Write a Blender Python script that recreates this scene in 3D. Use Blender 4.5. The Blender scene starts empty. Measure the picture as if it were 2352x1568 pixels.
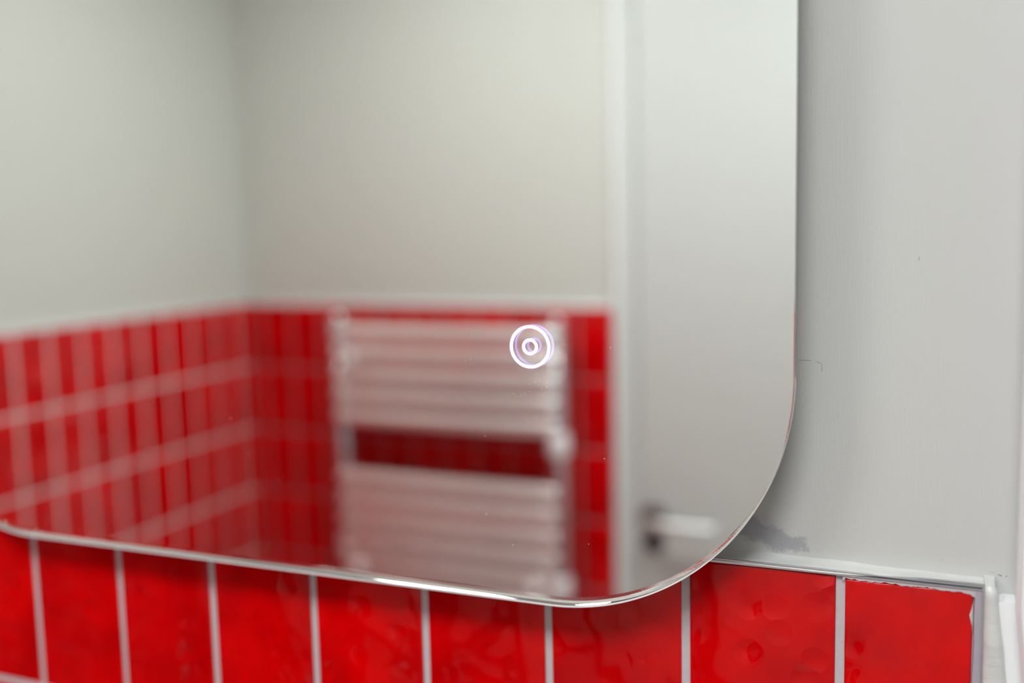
import bpy, bmesh, math, random
from mathutils import Vector, Matrix
random.seed(7)
sc = bpy.context.scene
col = sc.collection

# ------------------------------------------------------------------ camera
F_PX, D, CX, CZ = 2376.198, 0.51739, -0.016226, 0.176403
YAW, PITCH, ROLL = 0.406119, 0.114106, -0.022433
fwd = Vector((math.sin(-YAW)*math.cos(PITCH), math.cos(YAW)*math.cos(PITCH), -math.sin(PITCH)))
rgt = Vector((math.cos(YAW), math.sin(YAW), 0)); up = rgt.cross(fwd)
c_, s_ = math.cos(ROLL), math.sin(ROLL)
r2 = c_*rgt + s_*up; u2 = -s_*rgt + c_*up
cam = bpy.data.cameras.new('camera'); camo = bpy.data.objects.new('camera', cam); col.objects.link(camo)
m = Matrix((r2, u2, -fwd)).transposed().to_4x4(); m.translation = Vector((CX, -D, CZ)); camo.matrix_world = m
cam.sensor_width = 36; cam.lens = F_PX/2352*36; cam.clip_start = 0.01; cam.clip_end = 50
cam.dof.use_dof = True; cam.dof.focus_distance = 0.517; cam.dof.aperture_fstop = 2.4; cam.dof.aperture_blades = 0
sc.camera = camo
# ------------------------------------------------------------------ world, view, light levels
w = bpy.data.worlds.new('world'); sc.world = w; w.use_nodes = True
w.node_tree.nodes['Background'].inputs[0].default_value = (.75, .85, 1, 1)
w.node_tree.nodes['Background'].inputs[1].default_value = 1.0
sc.view_settings.view_transform = 'Standard'; sc.view_settings.look = 'None'
sc.view_settings.exposure = 0.0; sc.view_settings.gamma = 1; sc.view_settings.use_curve_mapping = False
LAMP = 5.5          # ceiling lamp diffuser
PANEL = 23.2          # added unseen fill panels at the ceiling
DAY = 1.1            # frosted window pane
sc.cycles.use_denoising = True
sc.cycles.caustics_reflective = False; sc.cycles.caustics_refractive = False
sc.cycles.max_bounces = 11; sc.cycles.diffuse_bounces = 4; sc.cycles.glossy_bounces = 5; sc.cycles.transmission_bounces = 8
sc.cycles.use_adaptive_sampling = True; sc.cycles.adaptive_threshold = 0.03; sc.cycles.adaptive_min_samples = 24
sc.cycles.sample_clamp_indirect = 60

# ------------------------------------------------------------------ helpers
def nodes(name):
    mt = bpy.data.materials.new(name); mt.use_nodes = True
    nt = mt.node_tree; return mt, nt, nt.nodes['Principled BSDF']
def L_(nt, a, b): nt.links.new(a, b)
def plain(name, c, rough=.5, metal=0, ior=1.5, spec=.5):
    mt, nt, p = nodes(name)
    p.inputs['Base Color'].default_value = (*c, 1); p.inputs['Roughness'].default_value = rough
    p.inputs['Metallic'].default_value = metal; p.inputs['IOR'].default_value = ior
    p.inputs['Specular IOR Level'].default_value = spec
    return mt
def math_n(nt, op, a, b=None, c=None):
    n = nt.nodes.new('ShaderNodeMath'); n.operation = op
    for i, v in enumerate((a, b, c)):
        if v is None: continue
        if isinstance(v, (int, float)): n.inputs[i].default_value = v
        else: nt.links.new(v, n.inputs[i])
    return n.outputs[0]
def noise_n(nt, vec, scale, detail=3, rough=.5, sx=(1, 1, 1), off=(0, 0, 0)):
    mp = nt.nodes.new('ShaderNodeMapping'); mp.inputs['Scale'].default_value = sx; mp.inputs['Location'].default_value = off
    nt.links.new(vec, mp.inputs[0])
    n = nt.nodes.new('ShaderNodeTexNoise'); n.inputs['Scale'].default_value = scale
    n.inputs['Detail'].default_value = detail; n.inputs['Roughness'].default_value = rough
    nt.links.new(mp.outputs[0], n.inputs['Vector']); return n.outputs[0]
def bump_n(nt, h, dist, strength=1, normal=None):
    b = nt.nodes.new('ShaderNodeBump'); b.inputs['Distance'].default_value = dist; b.inputs['Strength'].default_value = strength
    nt.links.new(h, b.inputs['Height'])
    if normal is not None: nt.links.new(normal, b.inputs['Normal'])
    return b.outputs[0]
def mix_c(nt, fac, a, b):
    n = nt.nodes.new('ShaderNodeMix'); n.data_type = 'RGBA'
    if isinstance(fac, (int, float)): n.inputs[0].default_value = fac
    else: nt.links.new(fac, n.inputs[0])
    for i, v in ((6, a), (7, b)):
        if isinstance(v, tuple): n.inputs[i].default_value = (*v, 1)
        else: nt.links.new(v, n.inputs[i])
    return n.outputs[2]

def mesh_obj(name, bm, mat=None, parent=None, smooth=False, kind=None):
    me = bpy.data.meshes.new(name); bm.normal_update(); bm.to_mesh(me); bm.free()
    if smooth: me.polygons.foreach_set('use_smooth', [True]*len(me.polygons))
    if mat: me.materials.append(mat)
    o = bpy.data.objects.new(name, me); col.objects.link(o)
    if parent: o.parent = parent
    if kind: o['kind'] = kind
    return o
def empty(name, loc, label=None, cat=None, kind=None):
    o = bpy.data.objects.new(name, None); col.objects.link(o); o.location = loc; o.empty_display_size = .05
    if label: o['label'] = label
    if cat: o['category'] = cat
    if kind: o['kind'] = kind
    return o
def box(bm, x0, x1, y0, y1, z0, z1):
    v = [bm.verts.new(p) for p in ((x0,y0,z0),(x1,y0,z0),(x1,y1,z0),(x0,y1,z0),(x0,y0,z1),(x1,y0,z1),(x1,y1,z1),(x0,y1,z1))]
    for f in ((0,3,2,1),(4,5,6,7),(0,1,5,4),(1,2,6,5),(2,3,7,6),(3,0,4,7)): bm.faces.new([v[i] for i in f])
    return v
def bevel_all(bm, w, seg=2):
    bmesh.ops.bevel(bm, geom=bm.edges[:], offset=w, segments=seg, profile=.5, affect='EDGES')
def boxes(name, lst, mat, parent=None, bev=0, kind=None, seg=2):
    bm = bmesh.new()
    for b in lst: box(bm, *b)
    if bev: bevel_all(bm, bev, seg)
    return mesh_obj(name, bm, mat, parent, kind=kind)
def loft(bm, rings, close=True, caps=True):
    R = [[bm.verts.new(p) for p in r] for r in rings]
    n = len(R[0])
    for a, b in zip(R, R[1:]):
        for i in range(n if close else n-1):
            bm.faces.new((a[i], a[(i+1) % n], b[(i+1) % n], b[i]))
    if caps and close: bm.faces.new(R[0][::-1]); bm.faces.new(R[-1])
    return R
def tube(bm, pts, rad, n=20):
    pts = [Vector(p) for p in pts]; rings = []
    ref = Vector((0, 0, 1))
    for i, p in enumerate(pts):
        d = ((pts[min(i+1, len(pts)-1)]-p).normalized() + (p-pts[max(i-1, 0)]).normalized()).normalized()
        rf = ref if abs(d.z) < .9 else Vector((0, 1, 0))
        a = d.cross(rf).normalized(); b = a.cross(d)
        r = rad[i] if isinstance(rad, (list, tuple)) else rad
        rings.append([p + r*(math.cos(t)*a + math.sin(t)*b) for t in (2*math.pi*k/n for k in range(n))])
    loft(bm, rings)
def lathe(bm, prof, origin, axis, n=32):
    """prof: list of (radius, height along axis)"""
    axis = Vector(axis).normalized(); rf = Vector((0, 0, 1)) if abs(axis.z) < .9 else Vector((1, 0, 0))
    a = axis.cross(rf).normalized(); b = axis.cross(a)
    rings = [[Vector(origin) + axis*h + r*(math.cos(t)*a+math.sin(t)*b) for t in (2*math.pi*k/n for k in range(n))] for r, h in prof]
    loft(bm, rings)
    bmesh.ops.recalc_face_normals(bm, faces=bm.faces[:])
def auto_smooth(o, ang=40):
    me = o.data
    me.polygons.foreach_set('use_smooth', [True]*len(me.polygons))
    me.set_sharp_from_angle(angle=math.radians(ang))

# ------------------------------------------------------------------ materials
def paint_mat(name, c, marks=False, rough=.55, stroke=.00012):
    mt, nt, p = nodes(name)
    tc = nt.nodes.new('ShaderNodeTexCoord').outputs['Object']
    mott = noise_n(nt, tc, 6, 3)
    base = mix_c(nt, math_n(nt, 'MULTIPLY', mott, .6), tuple(x*.97 for x in c), c)
    if marks:
        sep = nt.nodes.new('ShaderNodeSeparateXYZ'); nt.links.new(tc, sep.inputs[0])
        X, Z = sep.outputs[0], sep.outputs[2]
        shared = {}
        def blob(cx, cz, rx, rz, nscale=150, amp=.9, edge=6, slope=0., off=0.):
            zz = math_n(nt, 'SUBTRACT', math_n(nt, 'SUBTRACT', Z, cz), math_n(nt, 'MULTIPLY', math_n(nt, 'SUBTRACT', X, cx), slope))
            a = math_n(nt, 'DIVIDE', math_n(nt, 'SUBTRACT', X, cx), rx); b = math_n(nt, 'DIVIDE', zz, rz)
            d = math_n(nt, 'SQRT', math_n(nt, 'ADD', math_n(nt, 'MULTIPLY', a, a), math_n(nt, 'MULTIPLY', b, b)))
            if nscale not in shared: shared[nscale] = noise_n(nt, tc, nscale, 5 if nscale < 200 else 2, .65)
            n = shared[nscale]
            v = math_n(nt, 'SUBTRACT', math_n(nt, 'ADD', 1, math_n(nt, 'MULTIPLY', math_n(nt, 'SUBTRACT', n, .5), amp*2)), d)
            cl = nt.nodes.new('ShaderNodeClamp'); nt.links.new(math_n(nt, 'MULTIPLY', v, edge), cl.inputs[0]); return cl.outputs[0]
        # bluish worn smudge beside the mirror's corner, dark only above the sealant
        st = blob(-.1060, .0150, .030, .0070, 110, 1.1, 3.0, slope=-.30)
        base = mix_c(nt, math_n(nt, 'MULTIPLY', st, .52), base, (.235, .235, .30))
        st2 = blob(-.1060, .0215, .016, .006, 60, .5, 1.6, slope=-.35)
        base = mix_c(nt, math_n(nt, 'MULTIPLY', st2, .2), base, (.27, .26, .34))
        # hairline crack, speck and scuffs
        for (cx, cz, rx, rz, sl, k) in ((-.0838, .1052, .0045, .00022, 0, .55), (-.0772, .1042, .0022, .00028, -.4, .5), (-.0759, .1015, .0003, .0022, 0, .4),
                                        (-.0322, .1553, .0003, .0012, 0, .5), (.0068, .0052, .0012, .0003, -.3, .8), (.0094, .0049, .0004, .00035, 0, .9),
                                        (-.0190, .0098, .0010, .0002, 0, .3), (.0030, .0062, .0020, .0002, 0, .35)):
            b_ = blob(cx, cz, rx, rz, 900, .8, 2.5, slope=sl, off=cx*40)
            base = mix_c(nt, math_n(nt, 'MULTIPLY', b_, k), base, (.06, .05, .055))
    L_(nt, base, p.inputs['Base Color'])
    p.inputs['Roughness'].default_value = rough; p.inputs['Specular IOR Level'].default_value = .35
    h = noise_n(nt, tc, 900, 2, .6, sx=(1, 1, .06)); h2 = noise_n(nt, tc, 1800, 2)
    L_(nt, bump_n(nt, h2, stroke*.7, 1, bump_n(nt, h, stroke, 1)), p.inputs['Normal'])
    return mt
WALL = (.62, .622, .578)
m_wall = paint_mat('painted wall', (.60, .592, .585), marks=True)
m_wall2 = paint_mat('painted wall plain', WALL)
m_ceil = plain('ceiling paint', (.8, .79, .77), .7)
m_gloss = paint_mat('gloss white paint', (.85, .86, .88), rough=.3, stroke=.00002)
m_door = paint_mat('door paint', (.615, .63, .61), rough=.35, stroke=.00002)
m_white = plain('white paint and glint', (.88, .89, .90), .35)  # also the painted highlight on the architrave and the mirror edge

def sealant_mat():
    mt, nt, p = nodes('white sealant')
    tc = nt.nodes.new('ShaderNodeTexCoord').outputs['Object']
    n = noise_n(nt, tc, 120, 4)
    L_(nt, mix_c(nt, n, (.60, .60, .60), (.70, .70, .69)), p.inputs['Base Color'])
    p.inputs['Roughness'].default_value = .28
    L_(nt, bump_n(nt, noise_n(nt, tc, 90, 4, .6, sx=(.4, 1, 1)), .0012), p.inputs['Normal'])
    return mt
m_seal = sealant_mat()
def grout_mat():
    mt, nt, p = nodes('grout')
    tc = nt.nodes.new('ShaderNodeTexCoord').outputs['Object']
    n = noise_n(nt, tc, 300, 5, .7)
    spk = math_n(nt, 'GREATER_THAN', noise_n(nt, tc, 700, 2), .73)
    b = mix_c(nt, n, (.50, .45, .48), (.58, .53, .56))
    L_(nt, mix_c(nt, math_n(nt, 'MULTIPLY', spk, .35), b, (.2, .18, .2)), p.inputs['Base Color'])
    p.inputs['Roughness'].default_value = .8
    L_(nt, bump_n(nt, n, .0004), p.inputs['Normal'])
    return mt
m_grout = grout_mat()
def tile_mat():
    mt, nt, p = nodes('red glazed tile')
    tc0 = nt.nodes.new('ShaderNodeTexCoord').outputs['Object']
    oi = nt.nodes.new('ShaderNodeObjectInfo')
    rnd = oi.outputs['Random']
    cmb = nt.nodes.new('ShaderNodeCombineXYZ')
    for i in range(3): nt.links.new(math_n(nt, 'MULTIPLY', rnd, 13.+i*7), cmb.inputs[i])
    va = nt.nodes.new('ShaderNodeVectorMath'); va.operation = 'ADD'; nt.links.new(tc0, va.inputs[0]); nt.links.new(cmb.outputs[0], va.inputs[1])
    tc = va.outputs[0]
    n = noise_n(nt, tc, 22, 4, .6)
    r = nt.nodes.new('ShaderNodeValToRGB'); nt.links.new(n, r.inputs[0])
    r.color_ramp.elements[0].position = .3; r.color_ramp.elements[0].color = (.47, .0, .0010, 1)
    r.color_ramp.elements[1].position = .7; r.color_ramp.elements[1].color = (.80, .0, .0006, 1)
    tint = mix_c(nt, math_n(nt, 'MULTIPLY', rnd, .35), r.outputs[0], (.38, .0, .002))
    L_(nt, tint, p.inputs['Base Color'])
    p.inputs['Roughness'].default_value = .07; p.inputs['IOR'].default_value = 1.5
    p.inputs['Specular IOR Level'].default_value = .36
    h = noise_n(nt, tc, 16, 2, .45)
    vor = nt.nodes.new('ShaderNodeTexVoronoi'); vor.feature = 'F1'; vor.inputs['Scale'].default_value = 55; nt.links.new(tc, vor.inputs['Vector'])
    pit = math_n(nt, 'SUBTRACT', 1, math_n(nt, 'MINIMUM', math_n(nt, 'MULTIPLY', vor.outputs['Distance'], 2.2), 1))
    pit = math_n(nt, 'MULTIPLY', pit, math_n(nt, 'MAXIMUM', 0, math_n(nt, 'MULTIPLY', math_n(nt, 'SUBTRACT', noise_n(nt, tc, 25, 1), .48), 8)))
    nb = bump_n(nt, h, .004, 1)
    nb = bump_n(nt, pit, -.0016, .8, nb)
    L_(nt, nb, p.inputs['Normal'])
    return mt
m_tile = tile_mat()
m_chrome = plain('chrome', (.78, .76, .77), .09, 1)
m_bar = plain('satin chrome bar', (.95, .90, .88), .22, .64)
m_cap = plain('chrome cap highlight', (.90, .89, .90), .25, .45)  # whiter than chrome, imitating bright reflections on the brackets and left rail
m_glint = plain('painted rail glint', (.93, .93, .96), .3, .1)  # near-white colour standing in for highlights on the right rail
m_rail = plain('chrome rail', (.52, .47, .50), .16, 1)
m_grout_shade = plain('shaded grout', (.32, .22, .24), .8)  # grout colour darkened for the shade behind the radiator
m_grout_lit = plain('pale grout', (.74, .66, .66), .7)  # grout colour lightened to imitate lamp glints on the tile edges
m_trim = plain('satin metal trim', (.78, .77, .80), .28, 1)
m_trimdark = plain('trim groove', (.10, .085, .13), .25, 1)
m_handle = plain('satin nickel', (.74, .74, .72), .42, .7)
m_rose = plain('dark rose', (.20, .18, .16), .3, 1)
m_brown = plain('dark bronze', (.05, .035, .028), .4, 1)
m_silver = plain('mirror silver', (.96, .965, .955), .0, 1)
m_back = plain('mirror back box', (.55, .56, .58), .5, .2)
m_ceramic = plain('ceramic', (.85, .85, .84), .08)
m_floor = plain('floor', (.78, .78, .77), .4)
def glass_mat():
    mt, nt, p = nodes('mirror glass')
    p.inputs['Base Color'].default_value = (.985, 1, .99, 1); p.inputs['Roughness'].default_value = 0
    p.inputs['IOR'].default_value = 1.5; p.inputs['Transmission Weight'].default_value = 1
    return mt
m_glass = glass_mat()
def emis(name, c, s, sampling='AUTO'):
    mt = bpy.data.materials.new(name); mt.use_nodes = True; nt = mt.node_tree; nt.nodes.clear()
    e = nt.nodes.new('ShaderNodeEmission'); e.inputs[0].default_value = (*c, 1); e.inputs[1].default_value = s
    o = nt.nodes.new('ShaderNodeOutputMaterial'); nt.links.new(e.outputs[0], o.inputs[0])
    mt.cycles.emission_sampling = sampling
    return mt
m_ring = emis('led ring', (.33, .33, 1.0), 17, 'NONE')
m_lamp = emis('lamp diffuser', (.96, 1, .97), LAMP)
m_panel = emis('fill diffuser', (.955, 1, .985), PANEL)
m_pane = emis('frosted daylight pane', (.80, .92, 1.0), DAY)
m_dust = plain('dust', (.9, .9, .9), .8)

# ------------------------------------------------------------------ room shell
T = 0.025                       # mirror face stands this far off the tiles
YW = 0.009                      # plane of the painted wall behind the tile face
ZF, ZC = -1.42, 0.98
XL, XR = -1.5493, 0.85
YB = -(1.4767 + 2*(T-.004))     # back wall tile face
WB = YB - YW                    # back wall paint plane
WL = XL - YW
P, HH, G = 0.078, 0.14918, 0.0043
G2 = .0058  # left wall joints widened to enlarge the painted tile edge glints

def wall(name, lst, mat=m_wall2): return boxes(name, lst, mat, kind='structure')
WX0, WX1, WZ0, WZ1 = .11, .70, -.20, .62      # window opening
wf = wall('wall_front', [(WL-.1, WX0, YW, YW+.12, ZF, ZC), (WX0, WX1, YW, YW+.12, WZ1, ZC), (WX0, WX1, YW, YW+.12, ZF, WZ0), (WX1, XR+.1, YW, YW+.12, ZF, ZC)], m_wall)
wl = wall('wall_left', [(WL-.1, WL, WB-.1, YW, ZF, ZC)])
DX0, DX1, DZ1 = -.603, .157, ZF+2.14
wb = wall('wall_back', [(WL, DX0, WB-.1, WB, ZF, ZC), (DX0, DX1, WB-.1, WB, DZ1, ZC), (DX1, XR, WB-.1, WB, ZF, ZC)])
wr = wall('wall_right', [(XR, XR+.1, WB-.1, YW, ZF, ZC)])
ce = wall('ceiling', [(WL-.1, XR+.1, WB-.1, YW+.12, ZC, ZC+.1)], m_ceil)
flr = wall('floor', [(WL-.1, XR+.1, WB-.1, YW+.12, ZF-.1, ZF)], m_floor)

# ------------------------------------------------------------------ tiles
def tile_mesh(w, h, d=.0085, r=.0016):
    bm = bmesh.new(); box(bm, -w/2, w/2, 0, d, -h/2, h/2)
    fr = [e for e in bm.edges if all(v.co.y < 1e-6 for v in e.verts)]
    bmesh.ops.bevel(bm, geom=fr, offset=r, segments=3, profile=.5, affect='EDGES')
    me = bpy.data.meshes.new('tile'); bm.to_mesh(me); bm.free(); me.materials.append(m_tile)
    me.polygons.foreach_set('use_smooth', [True]*len(me.polygons)); me.set_sharp_from_angle(angle=math.radians(50))
    return me
cache = {}
def tile(parent, x, y, z, w, h, rot, tilt=None, rng=random):
    k = (round(w, 4), round(h, 4))
    if k not in cache: cache[k] = tile_mesh(w, h)
    o = bpy.data.objects.new('tile', cache[k]); col.objects.link(o); o.parent = parent
    tx, tz = tilt if tilt else (rng.uniform(-.006, .006), rng.uniform(-.006, .006))
    o.location = (x, y, z); o.rotation_euler = (tx, 0, rot+tz)
    return o
def tile_stuff(parent, lst):
    """lower rows, joined"""
    bm = bmesh.new()
    for (x, y, z, w, h, rot) in lst:
        vs = box(bm, -w/2, w/2, 0, .0085, -h/2, h/2)
        M = Matrix.Translation((x, y, z)) @ Matrix.Rotation(rot, 4, 'Z')
        bmesh.ops.transform(bm, matrix=M, verts=vs)
    o = mesh_obj('lower_tile', bm, m_tile, parent); o['kind'] = 'stuff'
HALF = HH - G
# front wall (joints at -w0-k*P)
W0 = 0.0648
random.seed(3)
rows_front, rows_other = 3, 5
tilts = {0: (.006, -.0), 1: (.000, .004), 2: (.002, .010)}
low = []
zlow = [z for z in range(rows_front, 10)]
def row_z(r):
    z0 = -r*HH - .0004; z1 = max(-(r+1)*HH + G, ZF+.001); return z0, z1
for r in range(10):
    z0, z1 = row_z(r)
    if z1 >= z0: continue
    k = -1
    while True:
        if k == -1: xa, xb = -W0+G/2, -.0047
        else: xa, xb = -W0-(k+1)*P+G/2, -W0-k*P-G/2
        if xb < XL+.01: break
        xa = max(xa, XL+.0015)
        zz0 = z0-.0012 if k == -1 and r == 0 else z0
        if r < rows_front:
            o = tile(wf, (xa+xb)/2, 0, (zz0+z1)/2, xb-xa, zz0-z1, 0, tilts.get(k+1) if r == 0 else None)
        else: low.append(((xa+xb)/2, 0, (z0+z1)/2, xb-xa, z0-z1, 0))
        k += 1
tile_stuff(wf, low)
# back wall: faces +y
XB0 = -1.5066
BXR = -.6500          # tiles end here, beside the door architrave
low = []
for r in range(10):
    z0, z1 = row_z(r)
    k = -1
    while True:
        xa, xb = XB0+k*P+G/2, XB0+(k+1)*P-G/2
        xa = max(xa, XL+.0015); xb = min(xb, BXR-.003)
        if xa > BXR-.01: break
        a = ((xa+xb)/2, YB, (z0+z1)/2, xb-xa, z0-z1, math.pi)
        if xb-xa > .008:
            if r < rows_other: tile(wb, *a)
            else: low.append(a)
        k += 1
tile_stuff(wb, low)
# left wall: faces +x.  rot so that local -y -> +x : rot = +90deg
low = []
J0 = YB + .2734
for r in range(10):
    z0, z1 = row_z(r)
    ks = range(-4, 30)
    for k in ks:
        ya, yb = J0+k*P+G2/2, J0+(k+1)*P-G2/2; z1 = row_z(r)[1] + G2-G
        ya = max(ya, YB+.0015); yb = min(yb, -.0015)
        if yb-ya < .008: continue
        a = (XL, (ya+yb)/2, (z0+z1)/2, yb-ya, z0-z1, math.pi/2)
        if r < rows_other: tile(wl, *a)
        else: low.append(a)
tile_stuff(wl, low)
# grout beds
boxes('grout', [(XL, -.0030, .0014, YW+.001, ZF, 0)], m_grout, wf)
boxes('grout', [(XL, BXR-.001, WB-.001, YB-.0014, ZF, 0)], m_grout_shade, wb)
boxes('grout', [(WL-.001, XL-.0014, YB, 0, ZF, 0)], m_grout_lit, wl)

# grout smeared over the top and side of the last tile (ragged)
def smear():
    bm = bmesh.new(); rng = random.Random(11)
    # top strip: from z=0 down to a ragged line
    n = 90; pts = []
    for i in range(n+1):
        x = -.0637 + (.0602)*i/n; t = i/n
        base = -.0016 - .0004*t + (-.0022*max(0, (t-.86)/.14)**1.6) - (.0012 if t < .02 else 0)
        rag = rng.uniform(-.00022, .00022) + .00018*math.sin(i*.9) + .00025*math.sin(i*.23+1)
        pts.append((x, base+rag))
    f_ = [[bm.verts.new((x, y, z)) for (y, z) in ((.001, .0002), (-.0006, .0001), (-.0006, zz+.0002), (.0002, zz-.0002))] for x, zz in pts]
    for a, b in zip(f_, f_[1:]):
        for j in range(3): bm.faces.new((a[j], b[j], b[j+1], a[j+1]))
    o = mesh_obj('grout_smear', bm, m_grout, wf); auto_smooth(o, 50); o['label'] = 'ragged pale grout smeared over the last tile'
    bm = bmesh.new()
    # side strip, between last tile and the bead
    n = 70; rows = []
    for i in range(n+1):
        z = .0 - .42*(i/n)**1.5
        xl = -.0043 + rng.uniform(-.00012, .00012) + .00012*math.sin(i*.7)
        rows.append([bm.verts.new(p) for p in ((xl, .0004, z), (xl+.0003, -.0007, z), (-.0025, -.0009, z), (-.0006, -.0006, z), (-.0003, .002, z))])
    for a, b in zip(rows, rows[1:]):
        for j in range(4): bm.faces.new((a[j], a[j+1], b[j+1], b[j]))
    o = mesh_obj('edge_grout', bm, m_edge, wf); auto_smooth(o, 60)
    # curled sliver of filler on the tile's right edge
    bm = bmesh.new()
    zs = [(-.0057, -.0047, -.0047), (-.0085, -.0052, -.0046), (-.0105, -.0056, -.0045), (-.0128, -.0062, -.0046), (-.015, -.0057, -.0046), (-.0180, -.0051, -.0046), (-.0215, -.0048, -.0047)]
    f_ = [[bm.verts.new((a, -.0003, z)), bm.verts.new(((a+b)/2, -.0010, z)), bm.verts.new((b, -.0002, z))] for z, a, b in zs]
    for a, b in zip(f_, f_[1:]):
        for j in range(2): bm.faces.new((a[j], a[j+1], b[j+1], b[j]))
    mesh_obj('filler_sliver', bm, m_seal, wf)
m_edge = plain('metal trim edge with grout', (.40, .36, .42), .5)
smear()

# metal tile trim along the top and down the side + sealant fillet
def ridge(parent, a, b, out, name='tile_trim'):
    """three thin rails along a line a->b; out = direction into the room"""
    a, b, out = Vector(a), Vector(b), Vector(out); Z = Vector((0, 0, 1))
    def rail(y0, y1, z0, z1, mat, nm):
        bm = bmesh.new()
        ring = lambda p: [p+out*y0+Z*z0, p+out*y1+Z*z0, p+out*y1+Z*z1, p+out*y0+Z*z1]
        loft(bm, [ring(a), ring(b)]); bmesh.ops.recalc_face_normals(bm, faces=bm.faces[:])
        return mesh_obj(nm, bm, mat, parent)
    rail(-.004, .0012, .0000, .0008, m_trim, name)
    rail(-.004, .0005, .0008, .0016, m_trimdark, 'trim_groove')
    rail(-.006, .0011, .0016, .0020, m_trim, 'trim_lip')
ridge(wf, (XL, 0, 0), (-.0003, 0, 0), (0, -1, 0))
ridge(wb, (XL, YB, 0), (BXR, YB, 0), (0, 1, 0))
ridge(wl, (XL, YB, 0), (XL, 0, 0), (1, 0, 0))
boxes('side_trim', [(-.0009, -.0001, -.0010, .004, -1.42, .0018)], m_trim, wf)

def fillet(parent, p0, p1, out, n, front):
    bm = bmesh.new(); p0, p1, out = Vector(p0), Vector(p1), Vector(out); Z = Vector((0, 0, 1)); rows = []
    rng = random.Random(5)
    for i in range(n+1):
        t = i/n; p = p0.lerp(p1, t); fz, fy, top = front(t)
        # section from the front lip back and up the wall; (depth toward room, z)
        sec = [(fy, fz), (fy*.98, fz+.0003), (fy*.7, fz+.0007), (-.004, fz*.4+top*.5), (-.0066, fz*.3+top*.62), (-.0082, fz*.15+top*.82), (-.00905, top), (-.012, top), (-.012, fz)]
        j = rng.uniform(-.00012, .00012)
        rows.append([p+out*y+Z*(z+j) for y, z in sec])
    loft(bm, rows); bmesh.ops.recalc_face_normals(bm, faces=bm.faces[:])
    o = mesh_obj('sealant', bm, m_seal, parent, smooth=True); auto_smooth(o, 60); return o
def front_profile(t):
    x = XL + t*(-XL + .0005)
    u = min(1, max(0, (x+.060)/.035))          # the bead leaves the metal open towards the right end
    return (.0008*(1-u) + .0021*u, .0013*(1-u) - .0012*u, .0046 - .0012*min(1, max(0, (x+.10)/.1)) + .0003*math.sin(x*60) + .0002*math.sin(x*170))
fillet(wf, (XL, 0, 0), (.0005, 0, 0), (0, -1, 0), 160, front_profile)
plain_prof = lambda t: (.0012, .0016, .010)
fillet(wb, (XL, YB, 0), (BXR, YB, 0), (0, 1, 0), 8, plain_prof)
fillet(wl, (XL, YB, 0), (XL, 0, 0), (1, 0, 0), 8, plain_prof)

# ------------------------------------------------------------------ right-hand end of the front wall: bead, strip and window frame
bm = bmesh.new(); rows = []
Zs = [.0045, .0035, .0026, .0012, -.002, -.006, -.012, -.018, -.022, -.026, -.030, -.036, -.045, -.06, -.10, -.2, -.42, -1.42]
for z in Zs:
    if z > -.05: xr = .0058 + (.0002-z)*.125
    else: xr = .0120
    xr = max(xr, .0050)
    xl = -.0002
    bul = .0042 + .0011*math.exp(-((z+.026)/.006)**2)
    if z > .002: bul *= .35; xr -= .001
    if z > .004: bul = -.004
    c = (xl+xr)/2; a = (xr-xl)/2; sec = []
    for q in range(11):
        th = math.pi*q/10
        sec.append(Vector((c - a*math.cos(th), -bul*math.sin(th)**.8 + (.0 if q not in (0, 10) else .002), z)))
    sec += [Vector((xr, .011, z)), Vector((xl, .011, z))]
    rows.append(sec)
loft(bm, rows); bmesh.ops.recalc_face_normals(bm, faces=bm.faces[:])
o = mesh_obj('corner_sealant', bm, m_seal, wf); auto_smooth(o, 70)

w1 = empty('window_1', (.09, YW, WZ0), kind='structure')
def wpart(name, lst, mat, bev=0):
    o = boxes(name, lst, mat, None, bev); o.parent = w1; o.matrix_parent_inverse = Matrix.Translation((-.09, -YW, -WZ0)); return o
# bright strip behind the casing, below the tile line
bm = bmesh.new()
loft(bm, [[Vector((xa, -.0022, z)), Vector((.03, -.0022, z)), Vector((.03, .0095, z)), Vector((xa, .0095, z))] for z, xa in ((ZF, .0125), (-.06, .0118), (-.045, .0108), (-.0045, .0060), (-.0035, .0085))])
bmesh.ops.recalc_face_normals(bm, faces=bm.faces[:])
mesh_obj('casing_strip', bm, m_white, wf)
bm = bmesh.new()
rows = []
for z in (ZF, -.30, -.12, -.045, -.02, -.005, .02, .3, ZC):
    x = .0130 if z > -.01 else min(.0130 + (-.005-z)*.10, .024)
    rows.append([Vector((x, YW+.001, z)), Vector((x, -.010, z)), Vector((x+.002, -.014, z)), Vector((.105, -.016, z)), Vector((WX0, -.012, z)), Vector((WX0, YW+.001, z))])
loft(bm, rows); bmesh.ops.recalc_face_normals(bm, faces=bm.faces[:])
o = mesh_obj('casing', bm, m_gloss); o.parent = w1; o.matrix_parent_inverse = Matrix.Translation((-.09, -YW, -WZ0))
wpart('window_frame', [(WX0, WX0+.04, .05, .09, WZ0, WZ1), (WX1-.04, WX1, .05, .09, WZ0, WZ1), (WX0+.04, WX1-.04, .05, .09, WZ1-.04, WZ1), (WX0+.04, WX1-.04, .05, .09, WZ0, WZ0+.04)], m_gloss)
wpart('window_sill', [(WX0-.0, WX1+.03, -.04, .05, WZ0-.022, WZ0)], m_gloss, .004)
wpart('pane', [(WX0+.04, WX1-.04, .066, .070, WZ0+.04, WZ1-.04)], m_pane)

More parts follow.
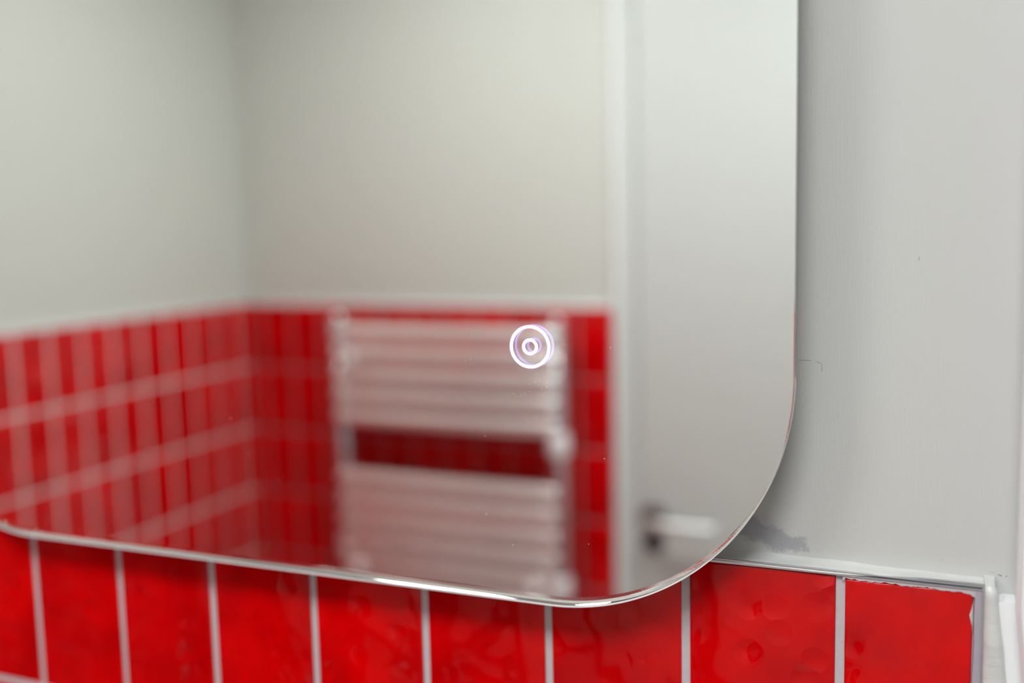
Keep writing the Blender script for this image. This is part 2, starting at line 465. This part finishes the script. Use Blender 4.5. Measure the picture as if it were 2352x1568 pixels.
# ------------------------------------------------------------------ door in the back wall
dr = empty('door_1', (DX0, WB, ZF), kind='structure')
inv = Matrix.Translation((-DX0, -WB, -ZF))
def dpart(o): o.parent = dr; o.matrix_parent_inverse = inv; return o
dpart(boxes('door_panel', [(DX0+.002, DX1-.002, WB-.045, WB-.0005, ZF+.006, DZ1-.004)], m_door, None, .002))
aw = .047
bm = bmesh.new()
def arch(xo, xi):   # moulded section, outer edge bead
    s = 1 if xi > xo else -1
    sec = [(xo, -.001), (xo, .006), (xo+s*.003, .010), (xo+s*.009, .011), (xo+s*.015, .010), (xo+s*.022, .006), (xi-s*.006, .0025), (xi, .001), (xi, -.001)]
    b = bmesh.new(); loft(b, [[Vector((x, WB+y, z)) for x, y in sec] for z in (ZF, DZ1+aw)])
    bmesh.ops.recalc_face_normals(b, faces=b.faces[:]); return mesh_obj('architrave', b, m_door)
bm.free()
dpart(arch(DX0-aw, DX0)); dpart(arch(DX1+aw, DX1))
bm = bmesh.new()
loft(bm, [[Vector((DX0-aw+.002+.010*(1-math.cos(a))/2*1.3, WB+.006+.008*math.sin(a), z)) for a in (math.pi*i/8 for i in range(9))] for z in (ZF, DZ1+aw)])
bmesh.ops.recalc_face_normals(bm, faces=bm.faces[:]); o = mesh_obj('architrave_glint', bm, m_white); auto_smooth(o, 60); dpart(o)  # added white bead that paints the highlight along the architrave
dpart(boxes('architrave', [(DX0, DX1, WB-.001, WB+.012, DZ1, DZ1+aw)], m_door, None, .002))
hx, hz, hy = -.570, -.428, WB-.0005
bm = bmesh.new(); lathe(bm, [(.0, -.001), (.027, -.001), (.027, .006), (.025, .009), (.012, .0095), (.0105, .012), (.0105, .040), (.0, .041)], (hx, hy, hz), (0, 1, 0))
o = mesh_obj('handle_rose', bm, m_rose); auto_smooth(o); dpart(o)
bm = bmesh.new(); tube(bm, [(hx, hy+.036, hz), (hx+.006, hy+.045, hz), (hx+.018, hy+.050, hz), (hx+.06, hy+.052, hz), (hx+.125, hy+.050, hz), (hx+.135, hy+.044, hz)], [.0105, .0105, .011, .011, .011, .009])
o = mesh_obj('lever_handle', bm, m_handle); auto_smooth(o); dpart(o)
bm = bmesh.new(); lathe(bm, [(0, -.001), (.021, -.001), (.021, .004), (.011, .006), (.010, .016), (0, .017)], (hx, hy, hz-.051), (0, 1, 0))
o = mesh_obj('dark_disc', bm, m_brown); auto_smooth(o); dpart(o)  # small dark stepped disc below the lever

# ------------------------------------------------------------------ towel radiator on the back wall
RY = YB + .062
rt = empty('towel_radiator', (-.995, YB, -1.20), 'chrome ladder towel radiator mounted on the red tiled wall, seen in the mirror', 'radiator')
rinv = Matrix.Translation((.995, -YB, 1.20))
def rpart(o): o.parent = rt; o.matrix_parent_inverse = rinv; return o
RXL, RXR, RR, BR = -1.2600, -.7480, .0180, .0170
for x in (RXL, RXR):
    bm = bmesh.new(); lathe(bm, [(0, -1.20), (RR*.7, -1.199), (RR, -1.193), (RR, -.022), (RR*.75, -.015), (0, -.0145)], (x, RY, 0), (0, 0, 1))
    o = mesh_obj('rail', bm, m_rail); auto_smooth(o); rpart(o)
bm = bmesh.new(); tube(bm, [(RXL, 0, 0), (RXL+.03, .004, 0), (-1.0, .010, 0), (RXR-.03, .004, 0), (RXR, 0, 0)], BR, 24)
for v in bm.verts: v.co.y *= .85
bar0 = mesh_obj('bar', bm, m_bar); auto_smooth(bar0, 60)
bz = [-.052-.0462*i for i in range(5)] + [-.374-.0462*i for i in range(8)] + [-.84-.0462*i for i in range(7)]
for i, z in enumerate(bz):
    o = bar0 if i == 0 else bar0.copy()
    if i: col.objects.link(o)
    o.location = (0, RY+.008, z); rpart(o)
for x in (RXL+.040, RXR-.052):
    for z in (-.1025, -.572):
        bm = bmesh.new(); lathe(bm, [(0, YB-RY), (.016, YB-RY), (.016, YB-RY+.006), (.0085, YB-RY+.008), (.0085, .018), (.0155, .020), (.0165, .024), (.0135, .030), (.006, .0325), (0, .033)], (x, RY, z), (0, 1, 0))
        o = mesh_obj('bracket', bm, m_cap); auto_smooth(o, 50); rpart(o)
for x, z in ((RXR, -.272), (RXR, -.570), (RXL, -.525)):  # added pale sleeves imitating bright reflections in the rails
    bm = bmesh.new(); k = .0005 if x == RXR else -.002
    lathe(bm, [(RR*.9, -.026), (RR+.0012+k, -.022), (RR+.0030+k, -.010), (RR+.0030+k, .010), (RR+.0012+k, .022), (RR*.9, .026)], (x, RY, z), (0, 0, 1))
    o = mesh_obj('rail_glint', bm, m_glint if x == RXR else m_cap); auto_smooth(o, 40); rpart(o)
for x in (RXL, RXR):
    bm = bmesh.new(); lathe(bm, [(0, -1.42-RY*0+.0), (.008, -1.42), (.008, -1.30), (.018, -1.295), (.018, -1.23), (.010, -1.225), (.010, -1.195), (0, -1.195)], (x, RY, 0), (0, 0, 1))
    o = mesh_obj('valve', bm, m_chrome); auto_smooth(o, 40); rpart(o)

# ------------------------------------------------------------------ the mirror
k_ = (D-T)/(D-.03)
X1 = CX + (-.0836-CX)*k_; Z0 = CZ + (-.0240-CZ)*k_ + .0008; Rr = .125*k_
X0 = CX + (-.703-CX)*k_; Z1 = .62
def rrect(x0, x1, z0, z1, r, y, n=96):
    pts = []
    for (cx, cz, a0) in ((x1-r, z0+r, -90), (x1-r, z1-r, 0), (x0+r, z1-r, 90), (x0+r, z0+r, 180)):
        for i in range(n+1):
            a = math.radians(a0+90*i/n); pts.append(Vector((cx+r*math.cos(a), y, cz+r*math.sin(a))))
    return pts
mir = empty('mirror', ((X0+X1)/2, -T, Z0), 'frameless wall mirror with rounded corners and a lit touch button, on red tiles', 'mirror')
minv = Matrix.Translation((-(X0+X1)/2, T, -Z0))
def mpart(o): o.parent = mir; o.matrix_parent_inverse = minv; return o
GT = .005
def ins(d, y, vary=0):
    pts = rrect(X0, X1, Z0, Z1, Rr, y); n = 97; out = []
    for i, p in enumerate(pts):
        a = math.radians((-90, 0, 90, 180)[i//n] + 90*(i % n)/(n-1))
        nz = math.sin(a); dd = d*(1 - vary*(1-max(0, -nz)**2))
        out.append(p - Vector((math.cos(a), 0, nz))*dd)
    return out
bm = bmesh.new()
loft(bm, [ins(.0032, -T, .86), ins(.0014, -T+.0008, .86), ins(0, -T+.0024), ins(0, -T+GT-.0006), ins(.0005, -T+GT)])
bmesh.ops.recalc_face_normals(bm, faces=bm.faces[:])
o = mesh_obj('glass', bm, m_glass); mpart(o)
bm = bmesh.new(); bm.faces.new([bm.verts.new(p) for p in ins(.0009, -T+GT-.0002)]); bmesh.ops.recalc_face_normals(bm, faces=bm.faces[:])
mpart(mesh_obj('silvering', bm, m_silver))
bm = bmesh.new(); loft(bm, [ins(.030, -T+GT+.0003), ins(.030, -.0012)]); bmesh.ops.recalc_face_normals(bm, faces=bm.faces[:])
mpart(mesh_obj('back_box', bm, m_back))
bm = bmesh.new(); loft(bm, [ins(.0001, -T+.0016), ins(-.0009, -T+.0016, 1), ins(-.0009, -T+GT, 1), ins(.0001, -T+GT)]); bmesh.ops.recalc_face_normals(bm, faces=bm.faces[:])
bm.faces.ensure_lookup_table()
big = [f for f in bm.faces if len(f.verts) > 4]; bmesh.ops.delete(bm, geom=big, context='FACES_ONLY')
o = mpart(mesh_obj('edge_glint', bm, m_white)); o['label'] = 'added white strip imitating the glint along the lower edge'  # white strip added to imitate reflected light on the glass edge
# dust specks on the glass
bm = bmesh.new(); rng = random.Random(4)
right = r2; upv = u2
for px, py, rr in ((1117,1180,.34),(1178,1251,.34),(1388,1053,.26),(1114,1001,.24),(1180,904,.24),(1196,908,.2),(1206,903,.24),(1402,798,.24),(1352,1249,.2),
                   (1230,877,.28),(1217,882,.18),(1245,893,.2),(1256,880,.16),(1240,868,.16),(1262,893,.15),(1250,905,.15),(1165,905,.16),(1069,829,.2),(530,962,.3),(572,1042,.3),(640,1100,.22)):
    d = fwd*F_PX + r2*(px-1176) - u2*(py-784); t = (-T-.00012+D)/d.y
    p = Vector((CX, -D, CZ)) + d*t
    vs = [bm.verts.new((p.x+rr*.001*math.cos(a)*rng.uniform(.7, 1.1), p.y, p.z+rr*.001*math.sin(a)*rng.uniform(.7, 1.1))) for a in (math.pi*2*i/7 for i in range(7))]
    bm.faces.new(vs)
o = mpart(mesh_obj('dust_specks', bm, m_dust)); o['kind'] = 'stuff'
# lit touch button: two concentric rings at the silvering
rc = Vector((CX + (-.2171-CX)*k_, 0, CZ + (.1127-CZ)*k_))
def ring(r0, r1, name):
    bm = bmesh.new(); n = 96; y = -T+GT-.00035
    A = [bm.verts.new((rc.x+r1*math.cos(2*math.pi*i/n), y, rc.z+r1*math.sin(2*math.pi*i/n))) for i in range(n)]
    B = [bm.verts.new((rc.x+r0*math.cos(2*math.pi*i/n), y, rc.z+r0*math.sin(2*math.pi*i/n))) for i in range(n)]
    for i in range(n): bm.faces.new((A[i], A[(i+1) % n], B[(i+1) % n], B[i]))
    mpart(mesh_obj(name, bm, m_ring))
ring(.00995, .01115, 'outer_light_ring'); ring(.0030, .0042, 'inner_light_ring')

# ------------------------------------------------------------------ ceiling lamp
LX, LY = -.235, -.50
la = empty('ceiling_lamp', (LX, LY, ZC), 'small round white ceiling light above the mirror, out of frame', 'lamp')
linv = Matrix.Translation((-LX, -LY, -ZC))
bm = bmesh.new(); lathe(bm, [(0, 0), (.075, 0), (.078, -.006), (.078, -.030), (.068, -.032), (.068, -.024), (0, -.024)], (LX, LY, ZC), (0, 0, 1))
o = mesh_obj('housing', bm, m_gloss); auto_smooth(o, 40); o.parent = la; o.matrix_parent_inverse = linv
bm = bmesh.new(); lathe(bm, [(0, -.026), (.066, -.026), (.062, -.036), (.040, -.044), (0, -.047)], (LX, LY, ZC), (0, 0, 1))
o = mesh_obj('diffuser', bm, m_lamp); o.parent = la; o.matrix_parent_inverse = linv

for PX_, PY_, prad, lab in ((-.02, -.86, .24, 'large round fill light added at the ceiling nearer the window, out of frame'), (-.84, -.86, .205, 'medium round fill light added at the ceiling nearer the left wall, out of frame')):  # unseen panels added to fill the walls and the mirror's shadow
    pa = empty('fill_panel', (PX_, PY_, ZC), lab, 'lamp')
    pinv = Matrix.Translation((-PX_, -PY_, -ZC))
    bm = bmesh.new(); lathe(bm, [(0, 0), (prad, 0), (prad+.005, -.01), (prad+.005, -.05), (prad-.008, -.052), (prad-.010, -.03), (0, -.03)], (PX_, PY_, ZC), (0, 0, 1), 48)
    o = mesh_obj('housing', bm, m_gloss); auto_smooth(o, 40); o.parent = pa; o.matrix_parent_inverse = pinv
    bm = bmesh.new(); lathe(bm, [(0, -.035), (prad-.012, -.035), (prad-.018, -.055), (prad*.7, -.066), (0, -.070)], (PX_, PY_, ZC), (0, 0, 1), 48)
    o = mesh_obj('diffuser', bm, m_panel); o.parent = pa; o.matrix_parent_inverse = pinv

# ------------------------------------------------------------------ wash basin below the mirror (shows as highlights in the chrome)
bx, bz_ = -.39, -.56
ba = empty('wash_basin', (bx, 0, bz_), 'white ceramic basin standing on the vanity unit below the mirror', 'basin')
binv = Matrix.Translation((-bx, 0, -bz_))
bm = bmesh.new()
def oval(cx, cy, a, b, z, n=40):
    return [Vector((cx+a*math.copysign(abs(math.cos(t))**.7, math.cos(t)), cy+b*math.copysign(abs(math.sin(t))**.7, math.sin(t)), z)) for t in (2*math.pi*i/n for i in range(n))]
cy = -.175
loft(bm, [oval(bx, cy, .10, .08, bz_-.15), oval(bx, cy, .17, .13, bz_-.11), oval(bx, cy, .22, .165, bz_-.04), oval(bx, cy, .225, .17, bz_), oval(bx, cy-.02, .195, .125, bz_),
          oval(bx, cy-.02, .18, .11, bz_-.04), oval(bx, cy-.02, .12, .07, bz_-.09), oval(bx, cy-.02, .02, .02, bz_-.10)])
bmesh.ops.recalc_face_normals(bm, faces=bm.faces[:])
o = mesh_obj('bowl', bm, m_ceramic); auto_smooth(o, 60); o.parent = ba; o.matrix_parent_inverse = binv
bm = bmesh.new(); tube(bm, [(bx, -.035, bz_), (bx, -.035, bz_+.09), (bx, -.045, bz_+.11), (bx, -.13, bz_+.10), (bx, -.135, bz_+.085)], [.018, .016, .014, .011, .010])
o = mesh_obj('tap', bm, m_chrome); auto_smooth(o, 60); o.parent = ba; o.matrix_parent_inverse = binv

# ------------------------------------------------------------------ vanity unit under the basin, unseen, added so the towel bars reflect white
va = empty('vanity_unit', (bx, 0, ZF), 'white two-door vanity unit on the floor below the basin, unseen, added for the towel bars to reflect', 'cabinet')
vinv = Matrix.Translation((-bx, 0, -ZF))
def vpart(o): o.parent = va; o.matrix_parent_inverse = vinv; return o
VX0, VX1, VT = -.80, -.02, bz_-.152
vpart(boxes('body', [(VX0+.006, VX1-.006, -.40, -.004, ZF+.08, VT-.02)], m_gloss, None, .002))
vpart(boxes('plinth', [(VX0+.02, VX1-.02, -.36, -.006, ZF, ZF+.08)], m_gloss))
vpart(boxes('countertop', [(VX0, VX1, -.42, -.003, VT-.02, VT)], m_ceramic, None, .003))
for xa, xb, xh in ((VX0+.008, (VX0+VX1)/2-.002, (VX0+VX1)/2-.03), ((VX0+VX1)/2+.002, VX1-.008, (VX0+VX1)/2+.03)):
    d = vpart(boxes('door', [(xa, xb, -.418, -.400, ZF+.085, VT-.024)], m_gloss, None, .0025))
    bm = bmesh.new(); tube(bm, [(xh, -.417, VT-.20), (xh, -.440, VT-.20), (xh, -.442, VT-.19), (xh, -.442, VT-.09), (xh, -.440, VT-.08), (xh, -.417, VT-.08)], .005, 12)
    h = mesh_obj('handle', bm, m_chrome); h.parent = d
